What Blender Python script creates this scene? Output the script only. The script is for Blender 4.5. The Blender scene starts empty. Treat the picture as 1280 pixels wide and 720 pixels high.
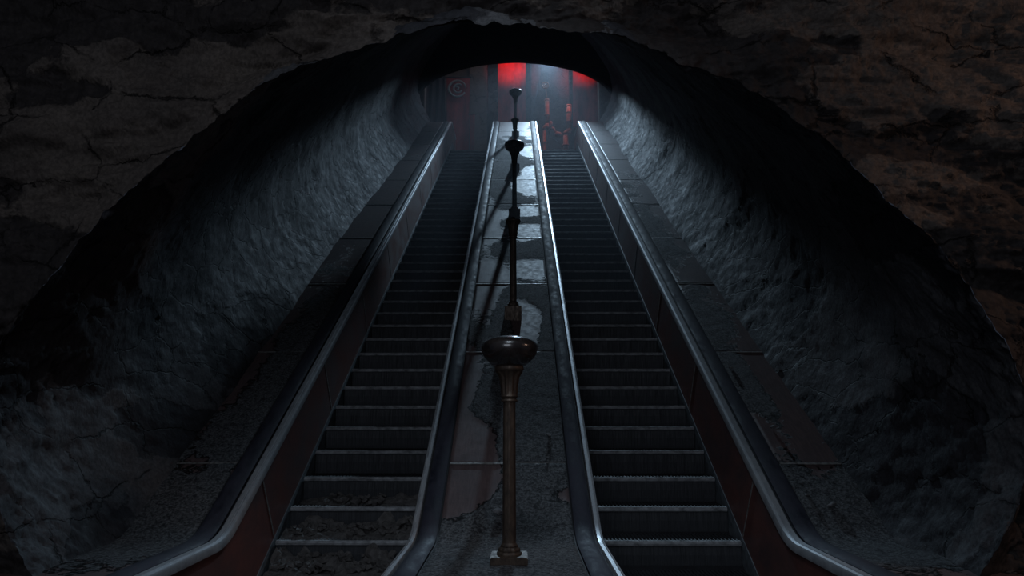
import bpy, bmesh, math, random
import numpy as np
from mathutils import Vector, noise as mnoise

random.seed(7)
SC = bpy.context.scene
COL = SC.collection

# ------------------------------------------------------------------ camera / frame constants
F = 930.0                                  # focal length in pixels of the 1280x720 frame
U0 = 647.0                                 # column where the tunnel axis vanishes
PITCH = math.atan2(360.0, F)
PITCH = math.radians(30.0) - PITCH         # camera tilts up; the incline is 30 degrees
CP, SP = math.cos(PITCH), math.sin(PITCH)
T30 = math.tan(math.radians(30)); C30 = math.cos(math.radians(30)); S30 = .5
XC = -0.075                                # centre line of the escalator hall
DECK0 = -3.740                             # deck plane  Z = T30*Y + DECK0
STEP0 = -4.426                             # nosing plane Z = T30*Y + STEP0
YK = 4.957                                 # bottom knee
FLAT = T30 * YK + DECK0                    # level deck at the bottom
YT = 20.27                                 # top knee
TOPZ = T30 * YT + DECK0
LAND = 6.851                               # upper landing floor
FLOORZ = -1.64


def ray(u, v, Y):
    """point at depth Y (metres ahead of the viewer) seen at pixel u, v of the photo"""
    a = (360.0 - v) / F
    zc = Y / (CP - a * SP)
    return Vector(((u - U0) / F * zc, Y, zc * (a * CP + SP)))


def deck_pt(u, v):
    """(x relative to the centre line, distance along the incline from the knee) on the deck plane"""
    zc = 3230.0 / v
    return ((u - U0) / F * zc - XC, (zc - 4.764) / .9326)


# ------------------------------------------------------------------ object helpers
def link(o, parent=None):
    COL.objects.link(o)
    if parent is not None:
        o.parent = parent
    return o


def tag(o, label, cat, group=None, kind=None):
    if label: o['label'] = label
    if cat: o['category'] = cat
    if group: o['group'] = group
    if kind: o['kind'] = kind
    return o


def thing(name, label, cat, loc=(0, 0, 0), group=None):
    o = bpy.data.objects.new(name, None)
    o.empty_display_size = .1
    link(o); o.location = loc
    return tag(o, label, cat, group)


def mesh_obj(name, verts, faces, mats, parent=None, smooth=False, mat_idx=None, attr=None, loc=None):
    me = bpy.data.meshes.new(name)
    me.from_pydata([tuple(v) for v in verts], [], [tuple(f) for f in faces])
    if not isinstance(mats, (list, tuple)): mats = [mats]
    for m in mats: me.materials.append(m)
    if mat_idx is not None:
        me.polygons.foreach_set('material_index', mat_idx)
    if smooth:
        me.polygons.foreach_set('use_smooth', [True] * len(me.polygons))
    if attr:
        for k, vals in attr.items():
            a = me.attributes.new(k, 'FLOAT', 'POINT')
            a.data.foreach_set('value', np.asarray(vals, dtype=np.float32))
    me.update()
    o = bpy.data.objects.new(name, me)
    link(o, parent)
    if loc is not None: o.location = loc
    return o


def bm_obj(name, bm, mats, parent=None, smooth=False, loc=None):
    me = bpy.data.meshes.new(name)
    bmesh.ops.recalc_face_normals(bm, faces=bm.faces)
    bm.to_mesh(me); bm.free()
    if not isinstance(mats, (list, tuple)): mats = [mats]
    for m in mats: me.materials.append(m)
    if smooth:
        me.polygons.foreach_set('use_smooth', [True] * len(me.polygons))
    o = bpy.data.objects.new(name, me)
    link(o, parent)
    if loc is not None: o.location = loc
    return o


def structure(o, label=None):
    o['kind'] = 'structure'
    if label: o['label'] = label
    return o


# ------------------------------------------------------------------ materials
class NT:
    def __init__(self, name):
        self.m = bpy.data.materials.new(name)
        self.m.use_nodes = True
        self.t = self.m.node_tree
        self.b = self.t.nodes['Principled BSDF']
        self.geo = None

    def n(self, typ, **kw):
        nd = self.t.nodes.new(typ)
        for k, v in kw.items():
            if k == 'inp':
                for kk, vv in v.items():
                    if hasattr(vv, 'is_output') or isinstance(vv, bpy.types.NodeSocket):
                        self.t.links.new(vv, nd.inputs[kk])
                    else:
                        nd.inputs[kk].default_value = vv
            else:
                setattr(nd, k, v)
        return nd

    def pos(self, scale=(1, 1, 1), obj=False):
        if obj:
            c = self.n('ShaderNodeTexCoord').outputs['Object']
        else:
            c = self.n('ShaderNodeNewGeometry').outputs['Position']
        mp = self.n('ShaderNodeMapping', inp={'Vector': c, 'Scale': scale})
        return mp.outputs[0]

    def noise(self, vec, scale=5, detail=6, rough=.6, dist=0.):
        return self.n('ShaderNodeTexNoise', inp={'Vector': vec, 'Scale': scale, 'Detail': detail,
                                               'Roughness': rough, 'Distortion': dist}).outputs[0]

    def ramp(self, fac, stops, interp='LINEAR'):
        r = self.n('ShaderNodeValToRGB', inp={'Fac': fac})
        cr = r.color_ramp; cr.interpolation = interp
        while len(cr.elements) < len(stops): cr.elements.new(.5)
        for e, (p, c) in zip(cr.elements, stops):
            e.position = p
            e.color = (c, c, c, 1) if not isinstance(c, tuple) else (*c, 1)
        return r.outputs[0]

    def mix(self, fac, a, b):
        nd = self.n('ShaderNodeMix', data_type='RGBA')
        for idx, val in ((0, fac), (6, a), (7, b)):
            if isinstance(val, bpy.types.NodeSocket):
                self.t.links.new(val, nd.inputs[idx])
            else:
                nd.inputs[idx].default_value = val if idx == 0 else (*val, 1)
        return nd.outputs[2]

    def math(self, op, a, b=0., clamp=False):
        return self.n('ShaderNodeMath', operation=op, use_clamp=clamp, inp={0: a, 1: b}).outputs[0]

    def attr(self, name):
        return self.n('ShaderNodeAttribute', attribute_name=name).outputs['Fac']

    def bump(self, h, strength=.5, dist=.02, prev=None):
        d = {'Height': h, 'Strength': strength, 'Distance': dist}
        if prev is not None: d['Normal'] = prev
        return self.n('ShaderNodeBump', inp=d).outputs[0]

    def out(self, color=None, rough=None, metal=None, normal=None, **kw):
        for k, v in (('Base Color', color), ('Roughness', rough), ('Metallic', metal), ('Normal', normal)):
            if v is None: continue
            if isinstance(v, bpy.types.NodeSocket): self.t.links.new(v, self.b.inputs[k])
            else: self.b.inputs[k].default_value = (*v, 1) if isinstance(v, tuple) else v
        for k, v in kw.items():
            self.b.inputs[k].default_value = v
        return self.m


def mat_rock(name, plaster, plaster2, bare, spec=.25):
    t = NT(name)
    p = t.pos()
    peel = t.attr('peel')
    n1 = t.noise(p, 9, 8, .65)
    n2 = t.noise(p, 2.2, 5, .55, .4)
    n3 = t.noise(p, 45, 6, .7)
    n4 = t.noise(t.pos((1, 1, .35)), 18, 5, .6)
    edge = t.math('ADD', peel, t.math('MULTIPLY', t.math('SUBTRACT', n1, .5), .7))
    mask = t.ramp(edge, [(.46, 0.), (.54, 1.)])
    pc = t.mix(t.ramp(n2, [(.35, 0.), (.65, 1.)]), plaster, plaster2)
    pc = t.mix(t.ramp(n1, [(.35, 0.), (.7, .55)]), pc, tuple(c * .55 for c in plaster))
    bc = t.mix(t.ramp(n4, [(.35, 0.), (.7, 1.)]), bare, tuple(c * 1.8 for c in bare))
    c = t.mix(mask, bc, pc)
    c = t.mix(t.ramp(n3, [(.4, .45), (.6, 0.)]), c, tuple(x * .4 for x in bare))
    wv = t.n('ShaderNodeMixRGB', blend_type='ADD', inp={0: .32, 1: t.pos((.8, .8, 1.5)),
             2: t.n('ShaderNodeTexNoise', inp={'Vector': p, 'Scale': 2.6, 'Detail': 7, 'Roughness': .65}).outputs[1]}).outputs[0]
    vd = t.n('ShaderNodeTexVoronoi', feature='DISTANCE_TO_EDGE', inp={'Vector': wv, 'Scale': 1.9}).outputs['Distance']
    crack = t.math('MULTIPLY', t.ramp(vd, [(.0, 1.), (.020, 0.)]), t.ramp(n2, [(.42, 0.), (.55, 1.)]))
    c = t.mix(t.math('MULTIPLY', crack, .8), c, tuple(x * .25 for x in bare))
    b1 = t.bump(n1, .5, .022)
    b1 = t.bump(t.math('SUBTRACT', 1., crack), .8, .03, b1)
    b2 = t.bump(n3, .45, .006, b1)
    b3 = t.bump(mask, .5, .012, b2)
    b3 = t.bump(n4, .35, .014, b3)
    return t.out(c, t.ramp(n1, [(.3, .65), (.7, .95)]), 0., b3, **{'Specular IOR Level': spec})


ROCK = mat_rock('tunnel_rock', (.140, .140, .146), (.080, .080, .086), (.028, .028, .032))
FRONT = mat_rock('front_plaster_rock', (.150, .124, .106), (.095, .079, .070), (.026, .022, .021))
END_SHADE = mat_rock('shade_black_end_wall', (.020, .019, .020), (.014, .013, .014), (.008, .008, .008))  # near-black base colour paints in the shade on the end wall's unlit face
HALLSTONE = mat_rock('hall_stone', (.24, .18, .155), (.16, .12, .105), (.07, .056, .052))


def mat_simple(name, col, col2, rough=(.4, .7), metal=0., scale=8, stretch=(1, 1, 1), bump=.2, bdist=.004, obj=False, **kw):
    t = NT(name)
    p = t.pos(stretch, obj)
    n1 = t.noise(p, scale, 7, .65)
    n2 = t.noise(p, scale * 6, 4, .6)
    c = t.mix(t.ramp(n1, [(.35, 0.), (.68, 1.)]), col, col2)
    r = t.ramp(n1, [(.35, rough[0]), (.68, rough[1])])
    b = t.bump(n2, bump, bdist)
    return t.out(c, r, metal, b, **kw)


TRIM = mat_simple('worn_aluminium_trim', (.74, .76, .78), (.34, .35, .37), (.30, .55), .6, 26, (1, .25, .25), .25, .002)
SEAM = mat_simple('seam_strip_metal', (.55, .54, .52), (.12, .10, .09), (.4, .7), .6, 30, (1, 1, 1), .2, .002)
RUBBER = mat_simple('handrail_rubber', (.016, .016, .026), (.048, .048, .066), (.6, .9), 0., 13, (1, .5, .5), .35, .003, **{'Specular IOR Level': .25})
PANEL = mat_simple('brown_laminate_panel', (.200, .074, .060), (.070, .042, .041), (.42, .66), 0., 2.6, (1, .6, 1), .15, .003)
SKIRT = mat_simple('skirt_steel', (.30, .34, .37), (.10, .11, .12), (.4, .7), .35, 22, (1, .4, .4), .3, .002)
GROOVE = mat_simple('dark_groove', (.008, .008, .010), (.016, .016, .02), (.7, .9), 0., 10)
STEPM = mat_simple('step_metal', (.066, .071, .079), (.028, .030, .034), (.45, .75), .2, 7, (16, 1, .7), .7, .004)
NOSE = mat_simple('step_nosing_metal', (.42, .44, .46), (.14, .145, .15), (.6, .85), .1, 24, (.6, 1, 1), .4, .002)
BRONZE = mat_simple('lamp_bronze', (.125, .090, .066), (.042, .030, .024), (.42, .7), .45, 34, (1, 1, .4), .5, .003)
GLASS = mat_simple('dark_lamp_glass', (.012, .010, .010), (.034, .026, .023), (.14, .34), 0., 9, (1, 1, 1), .04, .002,
                   **{'Specular IOR Level': .8, 'Coat Weight': .6, 'Coat Roughness': .06})
STONE = mat_simple('debris_stone', (.22, .22, .225), (.10, .10, .105), (.8, .95), 0., 30, (1, 1, 1), .6, .01)
RUBBLE = mat_simple('rubble_debris', (.150, .142, .138), (.060, .055, .053), (.8, .95), 0., 20, (1, 1, 1), .8, .015)
BANNER = mat_simple('red_banner_cloth', (.36, .018, .016), (.15, .010, .012), (.75, .9), 0., 7, (1, 1, .4), .3, .006)
DARKCLOTH = mat_simple('dark_drape_cloth', (.028, .026, .034), (.05, .042, .05), (.8, .95), 0., 6, (1, 1, .3), .3, .006)
EMBLEM = mat_simple('pale_emblem_paint', (.40, .44, .46), (.22, .24, .25), (.7, .9), 0., 20, (1, 1, 1), .2, .003)
RUST = mat_simple('rusty_pipe', (.42, .17, .10), (.20, .075, .05), (.55, .85), .2, 12, (1, 1, .7), .5, .006)
CABLE = mat_simple('cable_rubber', (.05, .045, .045), (.09, .08, .08), (.6, .8), 0., 20)
FLOORM = mat_simple('station_floor', (.05, .05, .055), (.025, .025, .03), (.6, .9), 0., 5, (1, 1, 1), .3, .01)


def mat_deck():
    t = NT('deck_laminate_with_dust')
    p = t.pos()
    d = t.attr('dust')
    n1 = t.noise(p, 14, 9, .7)
    n2 = t.noise(p, 60, 6, .7)
    n3 = t.noise(p, 3.5, 5, .6)
    n4 = t.noise(t.pos((1, .12, .12)), 60, 3, .6)
    n5 = t.noise(p, 26, 8, .75, .6)
    e = t.math('ADD', d, t.math('MULTIPLY', t.math('SUBTRACT', n1, .5), 1.1))
    mask = t.ramp(e, [(.455, 0.), (.545, 1.)])
    lam = t.mix(t.ramp(n3, [(.35, 0.), (.65, 1.)]), (.150, .100, .096), (.110, .078, .078))
    lam = t.mix(t.ramp(n4, [(.4, .35), (.6, 0.)]), lam, (.05, .035, .035))
    lam = t.mix(t.ramp(n1, [(.3, .5), (.5, 0.)]), lam, (.07, .065, .066))
    dust = t.mix(t.ramp(n2, [(.38, 0.), (.62, 1.)]), (.030, .031, .034), (.190, .198, .205))
    dust = t.mix(t.ramp(n5, [(.40, .85), (.50, 0.)]), dust, (.022, .022, .025))
    dust = t.mix(t.ramp(n5, [(.60, 0.), (.68, .6)]), dust, (.25, .255, .26))
    c = t.mix(mask, lam, dust)
    rl = t.ramp(n1, [(.3, .72), (.6, .52)])
    r = t.mix(mask, rl, (.92, .92, .92))
    b = t.bump(n2, .25, .003)
    b = t.bump(t.math('MULTIPLY', mask, t.math('ADD', n2, .6)), .8, .007, b)
    b = t.bump(t.math('MULTIPLY', mask, n5), .8, .022, b)
    return t.out(c, r, 0., b, **{'Specular IOR Level': .20})


DECK = mat_deck()


# ------------------------------------------------------------------ the balustrade path
def build_path():
    """stations (s, Y, Z, tY, tZ); s = 0 at the bottom knee vertex, s grows up the incline"""
    pts = []
    r = .62; th = math.radians(30); tl = r * math.tan(th / 2)
    y0 = .9
    for y in np.linspace(y0, YK - tl, 16)[:-1]:
        pts.append((y, FLAT, 0.))
    cy, cz = YK - tl, FLAT + r
    for k in range(13):
        a = th * k / 12
        pts.append((cy + r * math.sin(a), cz - r * math.cos(a), a))
    L = (YT - YK) / C30
    for t in np.arange(.35, L - .3, .2):
        pts.append((YK + t * C30, FLAT + t * S30, th))
    r2 = .35; tl2 = r2 * math.tan(th / 2)
    ey, ez = YT - tl2 * C30, TOPZ - tl2 * S30
    cy, cz = ey + r2 * math.sin(th), ez - r2 * math.cos(th)
    for k in range(9):
        a = th * (1 - k / 8)
        pts.append((cy - r2 * math.sin(a), cz + r2 * math.cos(a), a))
    for y in np.linspace(YT + .25, YT + 1.4, 5):
        pts.append((y, TOPZ, 0.))
    out = []; s = 0
    for i, (y, z, a) in enumerate(pts):
        if i: s += math.hypot(y - pts[i - 1][0], z - pts[i - 1][1])
        out.append([s, y, z, a])
    # shift so that s = 0 where the path passes closest to the knee
    k = min(range(len(out)), key=lambda i: math.hypot(out[i][1] - YK, out[i][2] - FLAT))
    s0 = out[k][0]
    arr = np.array(out); arr[:, 0] -= s0
    return arr


PATH = build_path()
S_MIN, S_MAX = PATH[0, 0], PATH[-1, 0]


def stations(s0, s1, maxstep=.25):
    ss = [s0] + [s for s in PATH[:, 0] if s0 + 1e-3 < s < s1 - 1e-3] + [s1]
    out = [ss[0]]
    for a, b in zip(ss, ss[1:]):
        n = max(1, int(math.ceil((b - a) / maxstep)))
        out += [a + (b - a) * k / n for k in range(1, n + 1)]
    return out


def path_at(s):
    y = np.interp(s, PATH[:, 0], PATH[:, 1]); z = np.interp(s, PATH[:, 0], PATH[:, 2]); a = np.interp(s, PATH[:, 0], PATH[:, 3])
    return y, z, a


def on_path(x, s, h):
    y, z, a = path_at(s)
    return Vector((XC + x, y - h * math.sin(a), z + h * math.cos(a)))


def sweep(name, prof, s0, s1, mat, parent, smooth=False, maxstep=.25):
    """closed profile of (x, h) swept along the balustrade path"""
    ss = stations(s0, s1, maxstep); n = len(prof)
    V = [on_path(x, s, h) for s in ss for (x, h) in prof]
    Fc = []
    for i in range(len(ss) - 1):
        for k in range(n):
            k2 = (k + 1) % n
            Fc.append((i * n + k, i * n + k2, (i + 1) * n + k2, (i + 1) * n + k))
    Fc.append(tuple(range(n - 1, -1, -1)))
    Fc.append(tuple((len(ss) - 1) * n + k for k in range(n)))
    o = mesh_obj(name, V, Fc, mat, parent)
    bm = bmesh.new(); bm.from_mesh(o.data)
    bmesh.ops.recalc_face_normals(bm, faces=bm.faces); bm.to_mesh(o.data); bm.free()
    if smooth:
        o.data.polygons.foreach_set('use_smooth', [True] * len(o.data.polygons))
        try:
            o.data.set_sharp_from_angle(angle=math.radians(40))
        except Exception:
            pass
    return o


SEAM_T = [-2.92 + .863 + 0.0] + [.863 + 1.891 * n for n in range(-1, 9)]
SEAM_T = [.863 + 1.891 * n for n in range(-2, 9)]
SEAM_T = [s for s in SEAM_T if s > S_MIN + .3]

# dust patches on the decks: (pixel u, v, radius across, radius along, amount) -> deck metres
DUST_C = []
for (u, v, rx, rt, a) in [
    # debris (+) and clean laminate (-) on the central deck, bottom to top
    (640, 735, .70, .45, 1.6), (640, 690, .60, .42, 1.2), (590, 690, .3, .4, .6), (700, 690, .3, .4, .7),
    (575, 610, .22, .55, -.9), (590, 560, .18, .5, -.9), (640, 655, .35, .10, -.5), (690, 625, .22, .15, -.55),
    (620, 640, .10, .2, .35), (670, 560, .26, .65, .9), (690, 500, .16, .6, .8), (650, 500, .30, .7, .7), (610, 500, .12, .4, .5),
    (580, 470, .12, .6, -.6), (700, 560, .08, .3, -.35),
    (600, 430, .14, .6, .25), (655, 398, .13, .42, -1.1), (630, 400, .12, .5, .6), (685, 400, .10, .8, .5),
    (610, 350, .16, .7, -.8), (665, 335, .20, .30, -1.0), (660, 365, .2, .3, .6), (665, 312, .22, .45, .9), (625, 315, .20, .6, .55),
    (612, 290, .14, .6, -.7), (658, 290, .17, .40, -1.1), (650, 278, .3, .25, .4), (657, 263, .15, .35, -1.0), (660, 275, .2, .25, .5),
    (615, 262, .12, .6, -.4), (640, 248, .3, .6, .7), (657, 232, .18, .55, -1.2), (620, 232, .18, .8, .5), (662, 214, .12, .5, -.9),
    (630, 212, .2, .7, .6), (650, 204, .3, .5, .6), (655, 190, .2, .6, -.6), (640, 195, .25, .6, .5), (640, 160, .5, 1.6, -.3), (640, 185, .4, 1.5, .35),
]:
    x, t = deck_pt(u, v)
    DUST_C.append((x, t, rx, rt, a))
DUST_R = []
for (u, v, rx, rt, a) in [(1090, 660, .6, .8, 1.2), (1000, 560, .3, .8, -.2), (930, 480, .25, .5, .25), (960, 520, .12, .9, .45), (1010, 600, .2, .4, -.3),
                          (960, 470, .1, .6, -.5), (880, 400, .3, 1.1, .6), (850, 345, .3, .8, -.3), (830, 310, .3, 1.5, .5), (790, 250, .3, 2., .35)]:
    x, t = deck_pt(u, v); DUST_R.append((x, t, rx, rt, a))
DUST_L = []
for (u, v, rx, rt, a) in [(190, 650, .6, .8, 1.2), (300, 540, .16, .6, .5), (330, 500, .2, .8, .6), (250, 590, .3, .25, -.6), (310, 520, .12, .8, -.25),
                          (370, 430, .3, 1.4, .6), (430, 330, .3, 1.5, .3), (470, 250, .3, 2.5, -.4)]:
    x, t = deck_pt(u, v); DUST_L.append((x, t, rx, rt, a))


def dust_value(blobs, x, t, base):
    v = base
    for (bx, bt, rx, rt, a) in blobs:
        q = ((x - bx) / rx) ** 2 + ((t - bt) / rt) ** 2
        if q < 9: v += a * math.exp(-q)
    v += .35 * mnoise.noise(Vector((x * 3.1, t * 2.1, 4.2)))
    return min(1.6, max(-.6, v))


def deck_panels(parent, xa, xb, blobs, base, label_note=None):
    cuts = [S_MIN] + SEAM_T + [S_MAX]
    for a, b in zip(cuts, cuts[1:]):
        a2, b2 = a + .004, b - .004
        nx = max(6, int((xb - xa) / .03)); step = .035 if a < 3 else .06
        ss = stations(a2, b2, step)
        V = []; D = []
        for s in ss:
            for k in range(nx + 1):
                x = xa + (xb - xa) * k / nx
                dv = dust_value(blobs, x, s, base)
                m = min(1., max(0., (dv - .35) * 2.2))
                hh = .001 + m * (.005 + .005 * (mnoise.noise(Vector((x * 9, s * 9, 1.3))) + .5))
                V.append(on_path(x, s, hh)); D.append(dv)
        n = nx + 1; Fc = []
        for i in range(len(ss) - 1):
            for k in range(nx):
                Fc.append((i * n + k, i * n + k + 1, (i + 1) * n + k + 1, (i + 1) * n + k))
        top = len(V)
        # underside, so the panel is a slab
        per = [i * n for i in range(len(ss))] + [(len(ss) - 1) * n + k for k in range(1, n)] + \
              [i * n + nx for i in range(len(ss) - 2, -1, -1)] + [k for k in range(nx - 1, 0, -1)]
        for idx in per:
            row, k = divmod(idx, n)
            V.append(on_path(xa + (xb - xa) * k / nx, ss[row], -.03)); D.append(0.)
        for j in range(len(per)):
            j2 = (j + 1) % len(per)
            Fc.append((per[j], per[j2], top + j2, top + j))
        mesh_obj('deck_panel', V, Fc, DECK, parent, smooth=True, attr={'dust': D})
    for s in SEAM_T:
        y, z, a = path_at(s)
        pr = [(xa + .004, -.005), (xb - .004, -.005), (xb - .004, .0062), (xa + .004, .0062)]
        sweep('deck_seam_strip', pr, s - .010, s + .010, SEAM, parent)


def handrail_prof(xa, xb):
    w = xb - xa; c = (xa + xb) / 2
    pts = [(xa + .008, -.004), (xa, .004), (xa, .014), (xa + .012, .022)]
    for k in range(1, 6):
        q = k / 6
        pts.append((xa + .012 + (w - .024) * q, .022 + .008 * math.sin(math.pi * q)))
    pts += [(xb - .012, .022), (xb, .014), (xb, .004), (xb - .008, -.004)]
    return pts


def side_assembly(parent, sign, kind):
    """inner face of a balustrade: panels, trim, groove, handrail.  kind 'outer' or 'centre'."""
    if kind == 'outer':
        xs = lambda w: sign * w
        panel_top, panel_bot, tr_in, tr_out, hr_a, hr_b = 1.806, 1.782, 1.790, 1.866, 1.885, 2.016
        outw = 1
    else:
        xs = lambda w: sign * w
        panel_top, panel_bot, tr_in, tr_out, hr_a, hr_b = .604, .652, .622, .578, .562, .446
        outw = -1
    cuts = [S_MIN] + [s - .13 for s in SEAM_T] + [S_MAX]
    for a, b in zip(cuts, cuts[1:]):
        th = .022 * outw
        pr = [(xs(panel_bot), -.575), (xs(panel_top), -.022), (xs(panel_top + th), -.022), (xs(panel_bot + th), -.575)]
        sweep('inner_panel', pr, a + .003, b - .003, PANEL, parent)
    for s in cuts[1:-1]:
        d = -.004 * outw
        pr = [(xs(panel_bot + d), -.572), (xs(panel_top + d), -.024), (xs(panel_top + .004 * outw), -.024), (xs(panel_bot + .004 * outw), -.572)]
        sweep('panel_seam_strip', pr, s - .007, s + .007, SEAM, parent)
    # skirt plate down to the steps
    k = panel_bot
    pr = [(xs(k - .006 * outw), -.572), (xs(k - .006 * outw), -1.02), (xs(k + .014 * outw), -1.02), (xs(k + .014 * outw), -.572)]
    sweep('skirt_plate', pr, S_MIN, S_MAX - 1.0, SKIRT, parent)
    # aluminium trim: L section with a rounded nose and a fine groove
    a, b = tr_in, tr_out
    e = lambda q: a + (b - a) * q
    pr = [(xs(e(.0)), -.034), (xs(e(-.02)), .004), (xs(e(.10)), .018), (xs(e(.34)), .022), (xs(e(.38)), .017), (xs(e(.44)), .017),
          (xs(e(.48)), .022), (xs(e(.92)), .022), (xs(e(1.)), .014), (xs(e(1.)), -.03)]
    sweep('metal_trim', pr, S_MIN, S_MAX, TRIM, parent, smooth=True)
    pr = [(xs(tr_out), -.03), (xs(tr_out), -.004), (xs(hr_b + .012 * outw), -.004), (xs(hr_b + .012 * outw), -.03)]
    sweep('handrail_track', pr, S_MIN, S_MAX, GROOVE, parent)
    lo, hi = min(xs(hr_a), xs(hr_b)), max(xs(hr_a), xs(hr_b))
    sweep('handrail', handrail_prof(lo, hi), S_MIN, S_MAX, RUBBER, parent, smooth=True)


def balustrade_origin(x):
    return (0, 0, 0)


bl = thing('balustrade', 'outer balustrade along the left rock wall, brown panels, dark handrail and dusty deck', 'balustrade')
side_assembly(bl, -1, 'outer')
deck_panels(bl, -3.0, -2.028, DUST_L, .20)
br = thing('balustrade', 'outer balustrade along the right rock wall, its metal trim glinting at the top', 'balustrade')
side_assembly(br, 1, 'outer')
deck_panels(br, 2.028, 3.0, DUST_R, .20)
bc = thing('balustrade', 'central balustrade between the two escalators, carrying the row of lamp posts', 'balustrade')
side_assembly(bc, -1, 'centre'); side_assembly(bc, 1, 'centre')
deck_panels(bc, -.434, .434, DUST_C, .42)

# ------------------------------------------------------------------ escalators
N0Y, N0Z = 5.874, -1.033                   # a step nosing seen near the bottom
DY, DZ = .35, .35 * T30
XA, XB = .664, 1.768


def step_mesh(sign):
    """one step: ribbed tread, bowed riser, metal nosing; origin at the middle of the nosing"""
    hw = (XB - XA) / 2
    prof = [(.030, .0), (.345, .0), (.352, -.004), (.352, -.03), (.10, -.06), (.05, -.235), (.022, -.235), (.012, -.17), (.008, -.10), (.012, -.034),
            (.0, -.026), (-.004, -.014), (-.002, -.004), (.006, .003), (.026, .003)]
    V = []; Fc = []; mi = []
    n = len(prof)
    for x in (-hw, hw):
        V += [(x, y, z) for (y, z) in prof]
    for k in range(n):
        k2 = (k + 1) % n
        Fc.append((k, k2, n + k2, n + k)); mi.append(0)
    Fc.append(tuple(range(n))); mi.append(0)
    Fc.append(tuple(range(2 * n - 1, n - 1, -1))); mi.append(0)
    # tread cleats
    nc = 38
    for i in range(nc):
        x = -hw + .02 + (2 * hw - .04) * i / (nc - 1)
        b = len(V)
        for (yy, zz) in ((.032, 0), (.345, 0), (.345, .007), (.034, .007)):
            V.append((x - .005, yy, zz)); V.append((x + .005, yy, zz))
        for q in ((2, 4, 5, 3), (4, 6, 7, 5), (6, 0, 1, 7), (0, 6, 4, 2), (1, 3, 5, 7)):
            Fc.append(tuple(b + j for j in q)); mi.append(0)
    me = bpy.data.meshes.new('step')
    me.from_pydata(V, [], Fc)
    me.materials.append(STEPM); me.materials.append(NOSE)
    me.polygons.foreach_set('material_index', mi)
    bm = bmesh.new(); bm.from_mesh(me); bmesh.ops.recalc_face_normals(bm, faces=bm.faces); bm.to_mesh(me); bm.free()
    me.update()
    return me


def nosing_mesh():
    hw = (XB - XA) / 2 - .002
    pr = [(.028, .0005), (.027, .0045), (.006, .0045), (-.0035, -.003), (-.0060, -.014), (-.002, -.028), (.006, -.030), (.004, -.014), (.010, .0)]
    V = [(x, y, z) for x in (-hw, hw) for (y, z) in pr]; n = len(pr)
    Fc = [(k, (k + 1) % n, n + (k + 1) % n, n + k) for k in range(n)] + [tuple(range(n)), tuple(range(2 * n - 1, n - 1, -1))]
    me = bpy.data.meshes.new('nosing'); me.from_pydata(V, [], Fc); me.materials.append(NOSE)
    bm = bmesh.new(); bm.from_mesh(me); bmesh.ops.recalc_face_normals(bm, faces=bm.faces); bm.to_mesh(me); bm.free()
    return me


STEP_ME = step_mesh(1)
NOSING_ME = nosing_mesh()


def escalator(sign, label):
    cx = XC + sign * (XA + XB) / 2
    root = thing('escalator', label, 'escalator', (cx, YK, FLOORZ))
    for n in range(-3, 40):
        o = bpy.data.objects.new('step', STEP_ME)
        link(o, root)
        z = N0Z + n * DZ
        o.location = (0, N0Y + n * DY - YK, z - FLOORZ)
        link(bpy.data.objects.new('nosing', NOSING_ME), o)
    # comb plates at both ends and the truss pan under the steps
    hw = (XB - XA) / 2
    yb = N0Y - 3 * DY - YK
    def slab(name, y0, y1, z0, z1, m):
        V = []
        for z in (z0, z1):
            V += [(-hw, y0, z), (hw, y0, z), (hw, y1, z), (-hw, y1, z)]
        return mesh_obj(name, V, [(3, 2, 1, 0), (4, 5, 6, 7), (0, 1, 5, 4), (1, 2, 6, 5), (2, 3, 7, 6), (3, 0, 4, 7)], m, root)
    slab('comb_plate', yb - 1.6, yb + .0, -.05, .006, STEPM)
    yt = N0Y + 39 * DY + .35 - YK
    slab('comb_plate', yt, yt + .5, LAND - FLOORZ - .08, LAND - FLOORZ + .004, STEPM)
    V = []
    for (y, z) in ((yb - .3, -.3), (yt, LAND - FLOORZ - .55)):
        V += [(-hw - .01, y, z), (hw + .01, y, z), (hw + .01, y, z - .06), (-hw - .01, y, z - .06)]
    mesh_obj('truss_pan', V, [(0, 1, 5, 4), (1, 2, 6, 5), (2, 3, 7, 6), (3, 0, 4, 7), (3, 2, 1, 0), (4, 5, 6, 7)], GROOVE, root)
    return root


escalator(-1, 'left escalator flight of dark ribbed steps, rubble covering its lowest steps')
escalator(1, 'right escalator flight of dark ribbed steps, bare down to the bottom')


# ------------------------------------------------------------------ lamp posts
def lathe(name, prof, mat, parent, seg=40, mod=None, loc=(0, 0, 0)):
    V = []; Fc = []
    n = len(prof)
    for i, (r, z) in enumerate(prof):
        for k in range(seg):
            a = 2 * math.pi * k / seg
            rr = r * (1 + (mod(i, a, z) if mod else 0))
            V.append((rr * math.cos(a), rr * math.sin(a), z))
    for i in range(n - 1):
        for k in range(seg):
            k2 = (k + 1) % seg
            Fc.append((i * seg + k, i * seg + k2, (i + 1) * seg + k2, (i + 1) * seg + k))
    Fc.append(tuple(range(seg - 1, -1, -1))); Fc.append(tuple((n - 1) * seg + k for k in range(seg)))
    o = mesh_obj(name, V, Fc, mat, parent, smooth=True, loc=loc)
    try: o.data.set_sharp_from_angle(angle=math.radians(50))
    except Exception: pass
    return o


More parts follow.
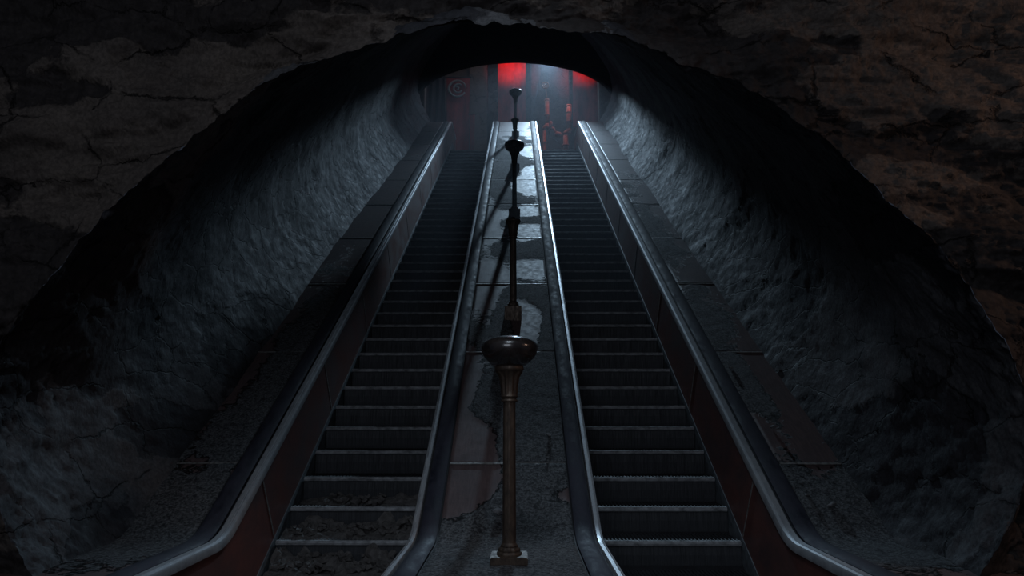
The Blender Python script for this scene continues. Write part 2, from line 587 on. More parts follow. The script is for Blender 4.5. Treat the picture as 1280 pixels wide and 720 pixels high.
def lamp_post(loc, label, globe=True, slope=True):
    root = thing('lamp_post', label, 'lamp post', loc, 'lamp posts along the central deck')
    # plinth
    bm = bmesh.new()
    if slope:
        w, d, h = .092, .10, .165
        zb = lambda y: T30 * y
        vs = [bm.verts.new((x, y, zb(y) - .0)) for y in (-d, d) for x in (-w, w)]
        vt = [bm.verts.new((x, y, h + zb(-d))) for y in (-d, d) for x in (-w, w)]
        for q in ((0, 1, 5, 4), (1, 3, 7, 5), (3, 2, 6, 7), (2, 0, 4, 6), (0, 2, 3, 1), (4, 5, 7, 6)):
            al = vs + vt
            bm.faces.new([al[i] for i in q])
        top = h + T30 * (-d)
    else:
        bmesh.ops.create_cube(bm, size=1)
        for v in bm.verts: v.co = Vector((v.co.x * .205, v.co.y * .205, (v.co.z + .5) * .042))
        top = .042
    bmesh.ops.bevel(bm, geom=bm.edges[:], offset=.005, segments=2, affect='EDGES')
    bm_obj('plinth', bm, BRONZE, root)
    # leafed base moulding
    z = top
    pr = [(.068, z - .004), (.070, z + .006), (.066, z + .014), (.058, z + .018), (.060, z + .026), (.056, z + .036), (.047, z + .042), (.049, z + .049), (.044, z + .056), (.038, z + .064)]
    lathe('base_moulding', pr, BRONZE, root, 48, lambda i, a, zz: .045 * math.cos(12 * a) if 2 <= i <= 6 else 0)
    # tapering shaft with flutes
    z0, z1 = z + .06, .885
    pr = [(.0385, z0), (.037, z0 + .02)] + [(.037 - .003 * q, z0 + .03 + (z1 - z0 - .03) * q) for q in np.linspace(0, 1, 8)]
    lathe('shaft', pr, BRONZE, root, 48, lambda i, a, zz: .035 * math.cos(8 * a) if i > 1 else 0)
    # capital: astragal rings, leafed bell, flared abacus
    pr = [(.036, .880), (.046, .884), (.048, .890), (.044, .897), (.040, .902), (.047, .908), (.050, .915), (.046, .922), (.044, .930),
          (.045, .945), (.046, .965), (.048, .985), (.051, 1.005), (.055, 1.022), (.061, 1.038), (.069, 1.052), (.078, 1.060), (.083, 1.064), (.084, 1.074), (.082, 1.083), (.060, 1.084)]
    lathe('capital', pr, BRONZE, root, 60, lambda i, a, zz: (.08 * math.cos(10 * a) + .06 * math.cos(20 * a + zz * 120)) if 8 <= i <= 15 else 0)
    if globe:
        pr = [(.030, 1.082), (.078, 1.085), (.098, 1.094), (.122, 1.112), (.142, 1.133), (.156, 1.156), (.1635, 1.180), (.1645, 1.198), (.161, 1.212), (.150, 1.227),
              (.132, 1.240), (.108, 1.250), (.078, 1.2575), (.045, 1.262), (.012, 1.2635)]
        gl = lathe('lamp_globe', pr, GLASS, root, 64)
        lathe('globe_collar', [(.076, 1.078), (.082, 1.082), (.083, 1.088), (.079, 1.093), (.074, 1.092)], BRONZE, gl, 48)
    else:
        lathe('broken_socket', [(.030, 1.078), (.034, 1.092), (.026, 1.10), (.022, 1.118), (.014, 1.12)], GROOVE, root, 20)
    return root


LX = -.048
def incline_pos(v):
    zc = 3230.0 / v
    t = (zc - 4.764) / .9326
    return (LX, YK + t * C30 + .10, FLAT + t * S30 + .10 * T30)

zf = ray(640, 704, 4.3)
lamp_post((LX, 4.33, FLAT + .006), 'nearest lamp post, dark glossy globe, standing in debris at the foot of the central deck', True, False)
lamp_post(incline_pos(401), 'second lamp post up the central deck, its globe missing from the bronze capital', False)
lamp_post(incline_pos(273), 'third lamp post up the central deck, dark globe seen against the bright deck', True)
lamp_post(incline_pos(214), 'fourth lamp post up the central deck, without globe, mostly hidden behind the third', False)
lamp_post(incline_pos(171.5), 'farthest lamp post at the top of the central deck, globe against the red banner', True)


# ------------------------------------------------------------------ rock: displaced surfaces
def rock_disp(p, k=1.0, layers=1.0):
    """peeling layered plaster over rock: returns (outward offset, peel mask)"""
    q = Vector((p.x * 1.0, p.y * .8, p.z * 1.15))
    big = mnoise.fractal(q * .55, 1.0, 2.1, 3)
    n1 = mnoise.fractal(q * 1.25 + Vector((7.3, 1.1, 3.7)), .9, 2.2, 5)
    t = n1 * 3.2 + q.z * .45
    fl = math.floor(t); fr = t - fl
    e = min(1., max(0., (fr - .86) / .14)); terr = (fl + e * e * (3 - 2 * e)) / 3.2 - q.z * .45 / 3.2
    m = mnoise.fractal(Vector((p.x * .75 + 11, p.y * .6, p.z * .9)), .9, 2.1, 6)
    peel = m * 1.6 + .55
    ms = min(1., max(0., (peel - .44) / .12))
    fine = mnoise.fractal(q * 6.0, .8, 2.2, 4)
    rid = 1 - abs(mnoise.noise(Vector((p.x * 2.6, p.y * 1.7, p.z * 4.2)))) * 2
    mid = mnoise.fractal(Vector((p.x * 2.2, p.y * 1.9, p.z * 4.6)), .8, 2.1, 4)
    # thin broken layers with sharp lips
    t2 = mnoise.fractal(Vector((p.x * 1.5 + 3, p.y * 1.0 - p.z * .5, p.z * 1.9 + 9)), .85, 2.15, 6) * 5.5
    f2 = math.floor(t2); r2 = t2 - f2
    e2 = min(1., max(0., (r2 - .90) / .10)); lay = (f2 + .25 * r2 + .75 * e2) / 5.5
    off = .085 * layers * lay + .040 * big + .030 * (.4 + .6 * layers) * terr + (.006 + .008 * layers) * ms + .004 * fine + .012 * (.3 + .7 * layers) * mid + .004 * layers * max(0, rid) ** 3 - .045
    return off * k, peel


PROF = [(2.30, -.30), (2.43, .0), (2.58, .22), (2.72, .50), (2.78, .85), (2.70, 1.22), (2.54, 1.50), (2.36, 1.75), (2.12, 2.04), (1.80, 2.34), (1.42, 2.64), (.95, 2.87), (.48, 3.0), (0, 3.04)]
_full = [(-w, h) for (w, h) in PROF] + [(w, h) for (w, h) in reversed(PROF[:-1])]


def smooth_profile(n):
    P = np.array(_full); d = np.r_[0, np.cumsum(np.hypot(*np.diff(P, axis=0).T))]
    s = np.linspace(0, d[-1], n)
    x = np.interp(s, d, P[:, 0]); h = np.interp(s, d, P[:, 1])
    for _ in range(max(4, n // 60) * 3):
        x[1:-1] = .25 * x[:-2] + .5 * x[1:-1] + .25 * x[2:]; h[1:-1] = .25 * h[:-2] + .5 * h[1:-1] + .25 * h[2:]
    return x, h


YF = 4.0                                   # plane of the front wall
Y_END = 20.35                              # end wall of the tunnel


def deck_z(Y):
    return FLAT if Y < YK else T30 * Y + DECK0


def tunnel_H(Y):
    ceil = -.16 + T30 * Y
    return ceil - deck_z(Y)


def smooth_deck(Y):
    d = Y - YK; w = .35
    if d < -w: return FLAT
    if d > w: return T30 * Y + DECK0
    return FLAT + T30 * (d + w) ** 2 / (4 * w)


def fix_normals_shared(o, vn, idx):
    o.data.normals_split_custom_set_from_vertices([tuple(vn[i]) for i in idx])


def grid_normals(P):
    """P: (rows, cols, 3) -> per-vertex normals"""
    du = np.gradient(P, axis=1); dv = np.gradient(P, axis=0)
    n = np.cross(du, dv); n /= np.linalg.norm(n, axis=2, keepdims=True) + 1e-9
    return n


def grid_obj(name, P, N, peel, c0, c1, mat, flip=False):
    """columns c0..c1 of a displaced grid as one object, shading normals shared with its neighbours"""
    Q = P[:, c0:c1 + 1]; R, C = Q.shape[:2]
    V = Q.reshape(-1, 3); Nn = N[:, c0:c1 + 1].reshape(-1, 3)
    Fc = []
    for i in range(R - 1):
        for k in range(C - 1):
            f = (i * C + k, i * C + k + 1, (i + 1) * C + k + 1, (i + 1) * C + k)
            Fc.append(f[::-1] if flip else f)
    o = mesh_obj(name, V, Fc, mat, None, smooth=True, attr={'peel': peel[:, c0:c1 + 1].reshape(-1)})
    o.data.normals_split_custom_set_from_vertices([tuple(v) for v in (-Nn if flip else Nn)])
    return o


def build_tunnel():
    nc = 460
    px, ph = smooth_profile(nc)
    Ys = [YF]
    while Ys[-1] < Y_END + .25:
        Ys.append(Ys[-1] + .018 + .0052 * (Ys[-1] - YF))
    R = len(Ys)
    base = np.zeros((R, nc, 3))
    for i, Y in enumerate(Ys):
        dz = smooth_deck(Y); H = (-.16 + T30 * Y) - dz
        base[i, :, 0] = XC + px; base[i, :, 1] = Y; base[i, :, 2] = dz + ph * (H / 3.04)
    N = grid_normals(base)
    # make normals point into the tunnel
    cen = np.stack([np.full(R, XC), np.array(Ys), np.array([smooth_deck(y) + 1.0 for y in Ys])], 1)[:, None, :]
    sgn = np.sign(((cen - base) * N).sum(2, keepdims=True)); flipped = np.median(sgn) < 0
    N = N * (-1 if flipped else 1)
    peel = np.zeros((R, nc))
    for i in range(R):
        wb = max(0., 1 - (Ys[i] - YF) / .22); wb = wb * wb
        for k in range(nc):
            p = base[i, k]
            v = Vector(p)
            off, pe = rock_disp(v, 1., max(.12, 1 - (Ys[i] - YF) * .55))
            d = N[i, k].copy()
            if wb > 0:
                d = d * (1 - .3 * wb) + np.array([0, -.7, 0]) * wb
                off += wb * (.055 * mnoise.fractal(v * 8, .6, 2.2, 5) + .03 * mnoise.noise(v * 3.1) + .03)
            base[i, k] = p + d * off
            peel[i, k] = pe
    N2 = grid_normals(base) * (-1 if flipped else 1)
    a, b = int(nc * .36), int(nc * .64)
    fl = flipped
    def g(name, c0, c1):
        Nn = -N2 if fl else N2
        return grid_obj(name, base, Nn, peel, c0, c1, ROCK, flip=fl)
    structure(g('wall_left', 0, a)); structure(g('ceiling', a, b)); structure(g('wall_right', b, nc - 1))
    return px, ph


px_, ph_ = build_tunnel()


def build_front():
    """rock face around the arch, in the plane Y = YF, facing the viewer"""
    nc = 680
    x, h = smooth_profile(nc)
    # same outline as the tunnel mouth
    z = FLAT + h * ((-.16 + T30 * YF - FLAT) / 3.04)
    cx, cz = XC, FLAT + .4
    rad = []
    r = 0.
    while r < 4.6:
        rad.append(r); r += .011 + .009 * r
    R = len(rad)
    P = np.zeros((R, nc, 3)); peel = np.zeros((R, nc))
    for k in range(nc):
        dx, dz = x[k] + XC - cx, z[k] - cz
        L = math.hypot(dx, dz); dx, dz = dx / L, dz / L
        for i, rr in enumerate(rad):
            bx, bz = x[k] + XC + dx * rr, z[k] + dz * rr
            v = Vector((bx, YF, bz))
            vv = Vector((bx, YF, bz * 1.0))
            # long horizontal strata on this face
            off, pe = rock_disp(Vector((bx * .62, YF + 3.3, bz * 1.25)))
            st = mnoise.fractal(Vector((bx * .5, 8.1, bz * 2.6)), .9, 2.2, 5) * 3.
            off = off * 1.35 + .035 * mnoise.fractal(Vector((bx * 3.2, 5.5, bz * 8.)), .7, 2.2, 5) + .05 * (math.floor(st) + min(1., max(0., (st - math.floor(st) - .8) / .2))) / 2.
            wb = max(0., 1 - rr / .22); wb *= wb
            off2, pe2 = rock_disp(v)
            off = off * (1 - wb) + off2 * wb
            d = np.array([-dx * .7 * wb, -1 + .3 * wb, -dz * .7 * wb])
            off += wb * (.055 * mnoise.fractal(v * 8, .6, 2.2, 5) + .03 * mnoise.noise(v * 3.1) + .03)
            if bz < -1.65: bz = -1.65
            P[i, k] = np.array([bx, YF, bz]) + d * off
            peel[i, k] = pe
    N = grid_normals(P)
    fl = np.median(N[:, :, 1]) > 0
    o = grid_obj('wall_front', P, N, peel, 0, nc - 1, FRONT, flip=bool(fl))
    structure(o)


build_front()


def build_end():
    """end wall of the tunnel with the low elliptical opening into the upper hall; it has real thickness"""
    nc = 120
    zc, rx, ry = 8.52, 2.90, 1.34
    def outline(k):
        a = math.pi * (1.22 - 1.44 * k / (nc - 1))
        c, s = math.cos(a), math.sin(a)
        return (XC + rx * c, zc + (ry if s > 0 else 1.6) * s, c, s)
    rows = [(0, .16), (0, .12), (0, .08), (0, .03), (.03, 0), (.10, 0), (.3, 0), (.7, 0), (1.3, 0), (2.0, 0), (2.8, 0)]
    P = np.zeros((len(rows), nc, 3)); peel = np.zeros((len(rows), nc))
    for k in range(nc):
        x, z, c, s = outline(k)
        for i, (r, y) in enumerate(rows):
            v = Vector((x + c * r, Y_END + y, z + s * r * 1.2))
            off, pe = rock_disp(v, .5)
            P[i, k] = (v.x, v.y - off * .6, v.z); peel[i, k] = pe
    N = grid_normals(P)
    fl = np.median(N[5:, :, 1]) > 0
    o = grid_obj('wall_end', P, N, peel, 0, nc - 1, END_SHADE, flip=bool(fl))
    structure(o)
    # hall-side face of the same wall
    P2 = np.zeros((2, nc, 3)); pe2 = np.zeros((2, nc))
    for k in range(nc):
        x, z, c, s = outline(k)
        P2[0, k] = (x, Y_END + .16, z); P2[1, k] = (x + c * 3.0, Y_END + .16, z + s * 3.6)
        pe2[:, k] = .6
    N = grid_normals(P2); fl = np.median(N[:, :, 1]) < 0
    structure(grid_obj('wall_hall_front', P2, N, pe2, 0, nc - 1, ROCK, flip=bool(fl)))


build_end()


# ------------------------------------------------------------------ lower floor and the upper hall
def box(name, x0, x1, y0, y1, z0, z1, mat, parent=None, bevel=0., attr=None):
    bm = bmesh.new(); bmesh.ops.create_cube(bm, size=1)
    for v in bm.verts:
        v.co = Vector((x0 + (v.co.x + .5) * (x1 - x0), y0 + (v.co.y + .5) * (y1 - y0), z0 + (v.co.z + .5) * (z1 - z0)))
    if bevel: bmesh.ops.bevel(bm, geom=bm.edges[:], offset=bevel, segments=2, affect='EDGES')
    o = bm_obj(name, bm, mat, parent)
    if attr is not None:
        a = o.data.attributes.new('peel', 'FLOAT', 'POINT'); a.data.foreach_set('value', [attr] * len(o.data.vertices))
    return o


structure(box('floor', -6, 6, -3, 5.2, FLOORZ - .2, FLOORZ - .06, FLOORM))
HB = 25.0
structure(box('floor_hall', -6, 6, 19.9, HB + .3, LAND - .3, LAND, FLOORM))
structure(box('ceiling_hall', -6.2, 6.2, Y_END + .45, HB + .3, 13.4, 13.6, HALLSTONE, attr=.7))
structure(box('wall_hall_left', -6.2, -6, Y_END + .45, HB + .3, LAND, 13.4, HALLSTONE, attr=.7))
structure(box('wall_hall_right', 6, 6.2, Y_END + .45, HB + .3, LAND, 13.4, HALLSTONE, attr=.7))


def hall_back():
    nx, nz = 150, 90
    P = np.zeros((nz, nx, 3)); pe = np.zeros((nz, nx))
    for i in range(nz):
        for k in range(nx):
            x = -6 + 12 * k / (nx - 1); z = LAND + (13.4 - LAND) * i / (nz - 1)
            off, m = rock_disp(Vector((x, HB, z)), .6)
            P[i, k] = (x, HB - off, z); pe[i, k] = m
    N = grid_normals(P); fl = np.median(N[:, :, 1]) > 0
    structure(grid_obj('wall_back', P, N, pe, 0, nx - 1, HALLSTONE, flip=bool(fl)))


hall_back()


def pillar(u0, u1, Y, d, name, x_out=None):
    a = ray(u0, 130, Y); b = ray(u1, 130, Y)
    x0, x1 = min(a.x, b.x), max(a.x, b.x)
    if x_out is not None:
        if x_out < 0: x0 = x_out
        else: x1 = x_out
    o = box(name, x0, x1, Y, Y + d, LAND, 13.4, HALLSTONE, bevel=.03, attr=.75)
    structure(o)
    return o


pillar(510, 530.5, 21.3, .5, 'pillar', -3.6)
pillar(749.5, 780, 21.3, .5, 'pillar', 3.4)
pillar(587, 609, 24.2, .5, 'pillar')
pillar(664, 712, 24.5, .4, 'pillar')


def cloth(name, x0, x1, y, z0, z1, mat, parent=None, folds=3, amp=.06, seed=0, swag=0., tail=0.):
    nx, nz = 44, 70
    V = []; Fc = []
    th = .012
    for side in (0, 1):
        for i in range(nz + 1):
            q = i / nz
            for k in range(nx + 1):
                p = k / nx
                x = x0 + (x1 - x0) * p
                zt = z1 - (z1 - z0) * q
                yy = y + amp * (.4 + .6 * q) * math.sin(p * folds * 2 * math.pi + seed + 1.2 * math.sin(q * 3 + seed)) \
                    + .03 * mnoise.noise(Vector((x * 3, zt * 1.2, seed)))
                # swagged creases falling from the top corners
                c = abs(p - .55) * 2
                yy -= swag * math.sin((q * 9 + (1 - c) * 2.2)) * math.exp(-q * 3.2) * (1 - .4 * c)
                zz = zt - tail * (1 - abs(p - .5) * 2) * q
                V.append((x + .02 * math.sin(q * 5 + seed) * (p - .5), yy + side * th, zz))
    n = nx + 1; off = (nz + 1) * n
    for i in range(nz):
        for k in range(nx):
            f = (i * n + k, i * n + k + 1, (i + 1) * n + k + 1, (i + 1) * n + k)
            Fc.append(f); Fc.append(tuple(off + j for j in f[::-1]))
    for i in range(nz):
        for k in (0, nx):
            Fc.append((i * n + k, (i + 1) * n + k, off + (i + 1) * n + k, off + i * n + k))
    for k in range(nx):
        for i in (0, nz):
            Fc.append((i * n + k, i * n + k + 1, off + i * n + k + 1, off + i * n + k))
    return mesh_obj(name, V, Fc, mat, parent, smooth=True)


def tube(name, pts, r, mat, parent=None, seg=10, closed=False):
    pts = [Vector(p) for p in pts]
    V = []; Fc = []
    n = len(pts)
    for i, p in enumerate(pts):
        if closed:
            t = (pts[(i + 1) % n] - pts[i - 1]).normalized()
        else:
            t = (pts[min(i + 1, n - 1)] - pts[max(i - 1, 0)]).normalized()
        up = Vector((0, 1, 0)) if abs(t.y) < .9 else Vector((1, 0, 0))
        a = t.cross(up).normalized(); b = t.cross(a).normalized()
        rr = r[i] if isinstance(r, (list, tuple)) else r
        for k in range(seg):
            g = 2 * math.pi * k / seg
            V.append(p + a * rr * math.cos(g) + b * rr * math.sin(g))
    m = n if closed else n - 1
    for i in range(m):
        j = (i + 1) % n
        for k in range(seg):
            k2 = (k + 1) % seg
            Fc.append((i * seg + k, i * seg + k2, j * seg + k2, j * seg + k))
    if not closed:
        Fc.append(tuple(range(seg - 1, -1, -1))); Fc.append(tuple((n - 1) * seg + k for k in range(seg)))
    return mesh_obj(name, V, Fc, mat, parent, smooth=True)


def banner(u0, u1, vtop, vbot, Y, label, zt=None, **kw):
    a = ray(u0, vtop, Y); b = ray(u1, vtop, Y); c = ray(u0, vbot, Y)
    z1 = zt if zt else a.z
    root = thing('banner', label, 'banner', ((a.x + b.x) / 2, Y, z1))
    o = cloth('cloth', a.x, b.x, Y, c.z, z1, BANNER, root, **kw)
    o.matrix_parent_inverse = root.matrix_world.inverted()
    o.location = -Vector(root.location)
    r = tube('hanging_rod', [(a.x - .06, Y, z1 + .015), (b.x + .06, Y, z1 + .015)], .02, GROOVE, root)
    r.location = -Vector(root.location)
    for o_ in (o, r):
        o_.matrix_parent_inverse.identity()
    return root, a, b


bn, a, b = banner(559, 587.5, 97, 200, 23.9, 'left red banner with a pale ring emblem near its top', folds=1.5, amp=.03, seed=2.)
# ring emblem with a hooked mark inside it, painted on the left banner
ec = ray(572, 110.5, 23.80)
eo = -Vector(bn.location)
def emb(name, pts, r, closed=False):
    o = tube(name, pts, r, EMBLEM, [c for c in bn.children if c.name.startswith('cloth')][0], 8, closed)
    return o
rr = .285
emb('emblem_ring', [(ec.x + rr * math.cos(t), ec.y, ec.z + rr * math.sin(t)) for t in np.linspace(.12, 2 * math.pi - .50, 40)],
    [.020 + .018 * abs(math.cos(t / 2)) ** 0 * (1 - abs(t - math.pi) / math.pi) + .006 for t in np.linspace(.12, 2 * math.pi - .50, 40)])
emb('emblem_mark', [(ec.x + .03 + (.165 - .03 * k) * math.cos(t), ec.y, ec.z + (.165 - .03 * k) * math.sin(t)) for k, t in zip(np.linspace(0, 1, 24), np.linspace(.95, 2 * math.pi - .55, 24))], .030)
emb('emblem_mark', [(ec.x - .06, ec.y, ec.z + .05), (ec.x + .0, ec.y, ec.z + .055), (ec.x + .05, ec.y, ec.z + .03), (ec.x + .035, ec.y, ec.z - .02), (ec.x - .02, ec.y, ec.z - .03)], .028)

banner(623, 657.5, 70, 160, 24.0, 'central red banner glowing in red light at its top', zt=12.6, folds=1.4, amp=.05, seed=.6, swag=.2)
banner(716, 749, 84, 160, 24.0, 'right red banner, its glowing top cut off by the arch of the opening', zt=12.6, folds=1.6, amp=.05, seed=3.4, swag=.14)
# narrow strip of red cloth right of the emblem banner
banner(587.5, 593.5, 143, 200, 23.6, 'narrow red pennant hanging beside the emblem banner', folds=.5, amp=.02, seed=1.)

a = ray(532, 96, 23.2); b = ray(557, 96, 23.2); c = ray(532, 170, 23.2)
dr = cloth('drape', a.x, b.x, 23.2, LAND + .02, a.z + .4, DARKCLOTH, None, folds=3, amp=.09, seed=5., swag=.12)
tag(dr, 'dark folded drape hanging left of the emblem banner', 'drape')


# pipes standing on the landing at the head of the right escalator
def pipe_a():
    Y = 21.8
    g = ray(681, 188, Y); h = ray(681, 162, Y); k = ray(684.3, 160, Y); t = ray(684.3, 124, Y)
    root = thing('pipe_stand', 'left rusty pipe with handwheel, lit red at the head of the right escalator', 'pipe', (g.x, Y, LAND), 'rusty pipes on the upper landing')
    off = -Vector(root.location)
    def add(o): o.location = off
    add(tube('lower_pipe', [(g.x, Y, LAND), (g.x, Y, LAND + .3), (g.x, Y, h.z)], .052, RUST, root, 16))
    add(tube('elbow', [(g.x, Y, h.z - .02), (g.x, Y, h.z + .03), ((g.x * .6 + k.x * .4), Y, h.z + .08), (k.x, Y, h.z + .11), (k.x, Y, h.z + .18)], [.066, .072, .076, .078, .072], RUST, root, 16))
    add(tube('upper_pipe', [(k.x, Y, h.z + .1), (k.x, Y, t.z)], [.062, .068], RUST, root, 16))
    for v in (144, 126, 159):
        p = ray(684.3, v, Y)
        add(tube('flange', [(k.x, Y, p.z - .018), (k.x, Y, p.z + .018)], .088, RUST, root, 18))
    p = ray(681, 178, Y)
    add(tube('flange', [(g.x, Y, p.z - .015), (g.x, Y, p.z + .015)], .075, RUST, root, 18))
    # side valve body with its outlet to the right
    p = ray(689.5, 155, Y); q = ray(693, 161, Y); e = ray(698, 168, Y); f = ray(703.5, 170, Y)
    add(tube('side_branch', [(k.x, Y, q.z - .02), (k.x + .06, Y - .03, q.z + .02), (q.x - .02, Y - .04, q.z - .02), (q.x + .02, Y - .04, e.z + .08), (e.x - .03, Y - .03, e.z + .02)], [.05, .055, .05, .035, .05], RUST, root, 14))
    add(tube('valve_cap', [(p.x - .03, Y - .05, q.z), (p.x - .015, Y - .06, p.z), (p.x - .01, Y - .06, p.z + .05)], [.05, .055, .035], RUST, root, 14))
    add(tube('valve_body', [(e.x - .10, Y - .02, e.z + .01), (e.x - .06, Y - .02, e.z), (e.x + .05, Y - .02, e.z - .02), (f.x, Y - .02, f.z - .01)], [.05, .085, .08, .05], RUST, root, 14))
    # stem and handwheel
    w = ray(682, 107, Y)
    add(tube('valve_stem', [(k.x, Y, t.z - .02), (w.x, Y, w.z)], .018, RUST, root, 10))
    hwl = tube('handwheel', [(w.x + .10 * math.cos(t_), Y - .02, w.z + .10 * math.sin(t_)) for t_ in np.linspace(0, 2 * math.pi, 28, endpoint=False)], .020, RUST, root, 8, True); add(hwl)
    for ang in (0, math.pi / 3 * 1, math.pi / 3 * 2):
        tube('wheel_spoke', [(w.x - .10 * math.cos(ang), Y - .02, w.z - .10 * math.sin(ang)), (w.x + .10 * math.cos(ang), Y - .02, w.z + .10 * math.sin(ang))], .012, RUST, hwl, 6)


def pipe_b():
    Y = 21.6
    g = ray(707.5, 184, Y); h = ray(707.5, 168, Y); k = ray(711, 165, Y); t = ray(711.5, 131.5, Y)
    root = thing('pipe_stand', 'right rusty pipe, thicker and plain-topped, lit red at the head of the right escalator', 'pipe', (g.x, Y, LAND), 'rusty pipes on the upper landing')
    off = -Vector(root.location)
    def add(o): o.location = off
    add(tube('lower_pipe', [(g.x, Y, LAND), (g.x, Y, h.z)], [.09, .075], RUST, root, 16))
    add(tube('elbow', [(g.x, Y, h.z - .03), (g.x, Y, h.z + .02), ((g.x + k.x) / 2, Y, h.z + .05), (k.x, Y, h.z + .08), (k.x, Y, h.z + .15)], [.082, .088, .09, .09, .082], RUST, root, 16))
    add(tube('upper_pipe', [(k.x, Y, h.z + .06), (t.x, Y, t.z)], [.072, .085], RUST, root, 16))
    for v in (133, 141, 152, 163):
        p = ray(711.3, v, Y)
        add(tube('flange', [(p.x, Y, p.z - .014), (p.x, Y, p.z + .014)], .095, RUST, root, 18))
    p = ray(707.5, 182, Y)
    add(tube('flange', [(g.x, Y, p.z - .03), (g.x, Y, p.z + .03)], .105, RUST, root, 18))


pipe_a(); pipe_b()
p0, p1, p2 = ray(677, 92, 22.6), ray(670, 122, 22.6), ray(662, 160, 22.6)
tag(tube('cable', [Vector((p0.x + .05, 22.6, 13.4)), p0, p1, p2, Vector((p2.x - .1, 22.6, LAND + .01))], .014, CABLE), 'thin dark cable slanting down beside the left pipe', 'cable')


# ------------------------------------------------------------------ debris
def stone_mesh(r, seed, flat=.55):
    rnd = random.Random(seed)
    bm = bmesh.new(); bmesh.ops.create_icosphere(bm, subdivisions=2, radius=r)
    for v in bm.verts:
        n = mnoise.fractal(v.co * (1.6 / r) * .5 + Vector((seed * 3.1, 0, 0)), .8, 2, 3)
        v.co *= 1 + .45 * n
        v.co.z *= flat
        v.co.x *= 1.25
    return bm


def stone(name, u, v, r, label, side='c'):
    x, t = deck_pt(u, v)
    y, z, a = path_at(t)
    p = on_path(x, t, .016 + r * .30)
    o = bm_obj(name, stone_mesh(r, hash((u, v)) % 97), STONE, None)
    o.location = p; o.rotation_euler = (a, 0, (u * 7 % 10) * .6)
    tag(o, label, 'stone', 'loose stones on the decks')


stone('stone', 623, 644, .030, 'pale stone on the central deck, left of the nearest lamp post shaft')
stone('stone', 686, 547, .022, 'small stone on the central deck beside the right handrail, above the wide debris field')
stone('stone', 1038, 635, .028, 'largest stone on the right outer deck, just below its lowest seam strip')
stone('stone', 1008, 622, .016, 'small stone on the right outer deck, left of the largest one')
stone('stone', 964, 536, .020, 'stone on the right outer deck, halfway between its two lowest seam strips')
stone('stone', 913, 462, .020, 'stone on the right outer deck close to the handrail, just below the second seam strip')


def rubble():
    V = []; Fc = []
    rnd = random.Random(3)
    cx = XC - (XA + XB) / 2; hw = (XB - XA) / 2 - .01
    for n, (hb, hf) in ((0, (.125, .02)), (-1, (.15, .024)), (1, (.08, .012)), (-2, (.16, .03))):
        y0 = N0Y + n * DY; z0 = N0Z + n * DZ
        nx, ny = 46, 16; b = len(V)
        for j in range(ny + 1):
            q = j / ny
            for i in range(nx + 1):
                x = cx - hw + 2 * hw * i / nx
                prof = hf + (hb - hf) * q ** 1.2
                nn = mnoise.fractal(Vector((x * 7, (y0 + q * DY) * 7, n * 3.)), .7, 2.1, 4)
                z = z0 - .004 + max(0., prof * (.75 + .7 * nn) * min(1., q * 6 + .0) * (1.0 if n != 1 else max(0., min(1., .5 + 2.2 * mnoise.noise(Vector((x * 1.7, 2., 1.)))))))
                V.append((x, y0 + .03 + q * (DY - .03), z))
        for j in range(ny):
            for i in range(nx):
                Fc.append((b + j * (nx + 1) + i, b + j * (nx + 1) + i + 1, b + (j + 1) * (nx + 1) + i + 1, b + (j + 1) * (nx + 1) + i))
        # angular flakes lying on the heap
        cnt = {0: 70, -1: 90, 1: 34, -2: 50}[n]
        for _ in range(cnt):
            x = cx + rnd.uniform(-hw + .04, hw - .04) if n != 1 else cx + rnd.uniform(-hw * .6, hw * .3)
            q = rnd.uniform(.15, .92); y = y0 + .03 + q * (DY - .05)
            z = z0 + (hf + (hb - hf) * q ** 1.2) * .8 + .006
            r = rnd.uniform(.015, .05); m = rnd.randint(4, 6)
            th = rnd.uniform(.006, .016)
            ax = Vector((rnd.uniform(-1, 1), rnd.uniform(-1, 1), rnd.uniform(.6, 2.))).normalized()
            e1 = ax.orthogonal().normalized(); e2 = ax.cross(e1)
            bb = len(V); ph = rnd.random() * 6
            ring = [(e1 * math.cos(ph + 2 * math.pi * k / m) + e2 * math.sin(ph + 2 * math.pi * k / m)) * r * rnd.uniform(.6, 1.2) for k in range(m)]
            c = Vector((x, y, z))
            V += [c + g + ax * th for g in ring] + [c + g * 1.05 - ax * th for g in ring]
            Fc.append(tuple(bb + k for k in range(m))); Fc.append(tuple(bb + m + k for k in range(m - 1, -1, -1)))
            for k in range(m):
                k2 = (k + 1) % m
                Fc.append((bb + k, bb + m + k, bb + m + k2, bb + k2))
    o = mesh_obj('rubble', V, Fc, RUBBLE)
    tag(o, 'rubble and broken flakes heaped on the lowest steps of the left escalator', 'rubble', None, 'stuff')


rubble()

# ------------------------------------------------------------------ haze drifting in the upper hall and down the shaft
def haze(name, x0, x1, y0, y1, z0, z1, dens, label):
    m = bpy.data.materials.new(name + '_volume'); m.use_nodes = True
    nt = m.node_tree; nt.nodes.clear()
    o = nt.nodes.new('ShaderNodeOutputMaterial'); v = nt.nodes.new('ShaderNodeVolumePrincipled')
    v.inputs['Color'].default_value = (.80, .88, 1, 1)
    v.inputs['Density'].default_value = dens
    v.inputs['Anisotropy'].default_value = .2
    nt.links.new(v.outputs[0], o.inputs['Volume'])
    b = box(name, x0, x1, y0, y1, z0, z1, m)
    tag(b, label, 'haze', None, 'stuff')


haze('haze', -5.9, 5.9, 9.0, 22.9, 1.0, 13.3, .011, 'blue-grey haze hanging at the head of the escalators and in the hall behind')

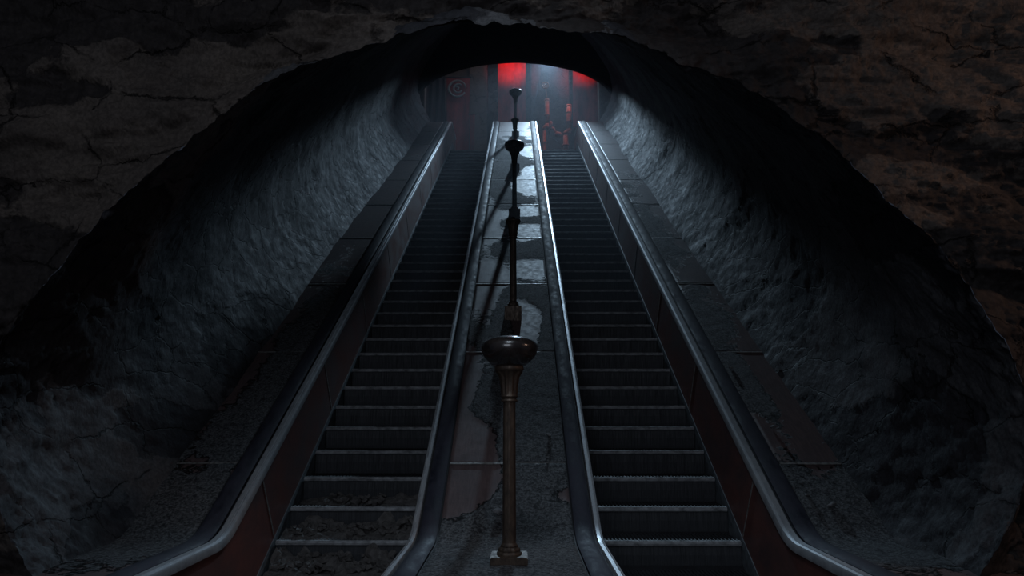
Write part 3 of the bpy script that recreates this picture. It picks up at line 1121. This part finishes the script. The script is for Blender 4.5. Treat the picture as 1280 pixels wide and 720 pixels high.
# ------------------------------------------------------------------ lights
def light(name, typ, loc, energy, color, size=.1, target=None, **kw):
    d = bpy.data.lights.new(name, typ); d.energy = energy; d.color = color
    if typ == 'AREA': d.size = size
    else: d.shadow_soft_size = size
    for k, v in kw.items(): setattr(d, k, v)
    o = bpy.data.objects.new(name, d); link(o); o.location = loc
    if target is not None:
        o.rotation_euler = (Vector(target) - Vector(loc)).to_track_quat('-Z', 'Y').to_euler()
    return o


KEY = (1.05, 23.4, 11.52)
light('hall_floodlight', 'SPOT', KEY, 4700, (.55, .78, 1.0), .14, (-.1, 5.5, -.4), spot_size=math.radians(44), spot_blend=1.)
light('hall_soft_fill', 'AREA', (.5, 23.0, 11.75), 45, (.55, .76, 1.0), 3.2, (.1, 9, 2.6), shape='RECTANGLE', size_y=.5)  # added soft fill down the shaft, no skylight in the hall
for (ru, rl) in ((640, 38), (729, 30)):
    lp = ray(ru, 62, 22.9); tp = ray(ru - 1, 84, 24.0)
    light('red_lamp', 'SPOT', lp, rl * 3.3, (1., .045, .025), .05, tp, spot_size=math.radians(75), spot_blend=1.)
light('pipe_lamp', 'SPOT', ray(706, 72, 20.95), 60, (1., .22, .12), .05, ray(697, 165, 21.8), spot_size=math.radians(50), spot_blend=.7)
light('hall_lamp', 'POINT', (-1.2, 22.0, 12.4), 15, (1., .84, .80), .2)
light('front_fill', 'AREA', (-1.0, -2.5, 2.2), 56, (.78, .86, 1.), 3., (0, 7, .6))  # added fill from behind the viewer, not a fixture of the hall
light('landing_fill', 'SPOT', (-.1, 2.2, 3.9), 130, (.72, .85, 1.), .5, (0, 4.5, -.9), spot_size=math.radians(58), spot_blend=1.)  # added overhead fill to lift the near decks and steps, no fixture there
light('front_warm_lamp', 'SPOT', (6.2, 2.5, 2.6), 190, (1., .60, .42), .3, (5.0, 4.2, 1.9), spot_size=math.radians(100), spot_blend=1.)

w = bpy.data.worlds.new('World'); SC.world = w; w.use_nodes = True
bg = w.node_tree.nodes['Background']
bg.inputs[0].default_value = (.55, .68, 1., 1); bg.inputs[1].default_value = .025

# ------------------------------------------------------------------ camera
cd = bpy.data.cameras.new('camera'); cam = bpy.data.objects.new('camera', cd); link(cam)
cd.sensor_width = 36.; cd.lens = 36. * F / 1280.
cd.clip_start = .05; cd.clip_end = 200
cam.location = (0, 0, 0)
cam.rotation_euler = (math.radians(90) + PITCH, 0, math.atan((U0 - 640) / F))
SC.camera = cam

SC.view_settings.view_transform = 'Standard'
SC.view_settings.look = 'None'
SC.view_settings.gamma = 1.0
SC.view_settings.use_curve_mapping = False
SC.view_settings.exposure = 0.0
SC.cycles.use_denoising = True
SC.cycles.max_bounces = 6
SC.cycles.volume_bounces = 1
SC.cycles.sample_clamp_indirect = 3.0
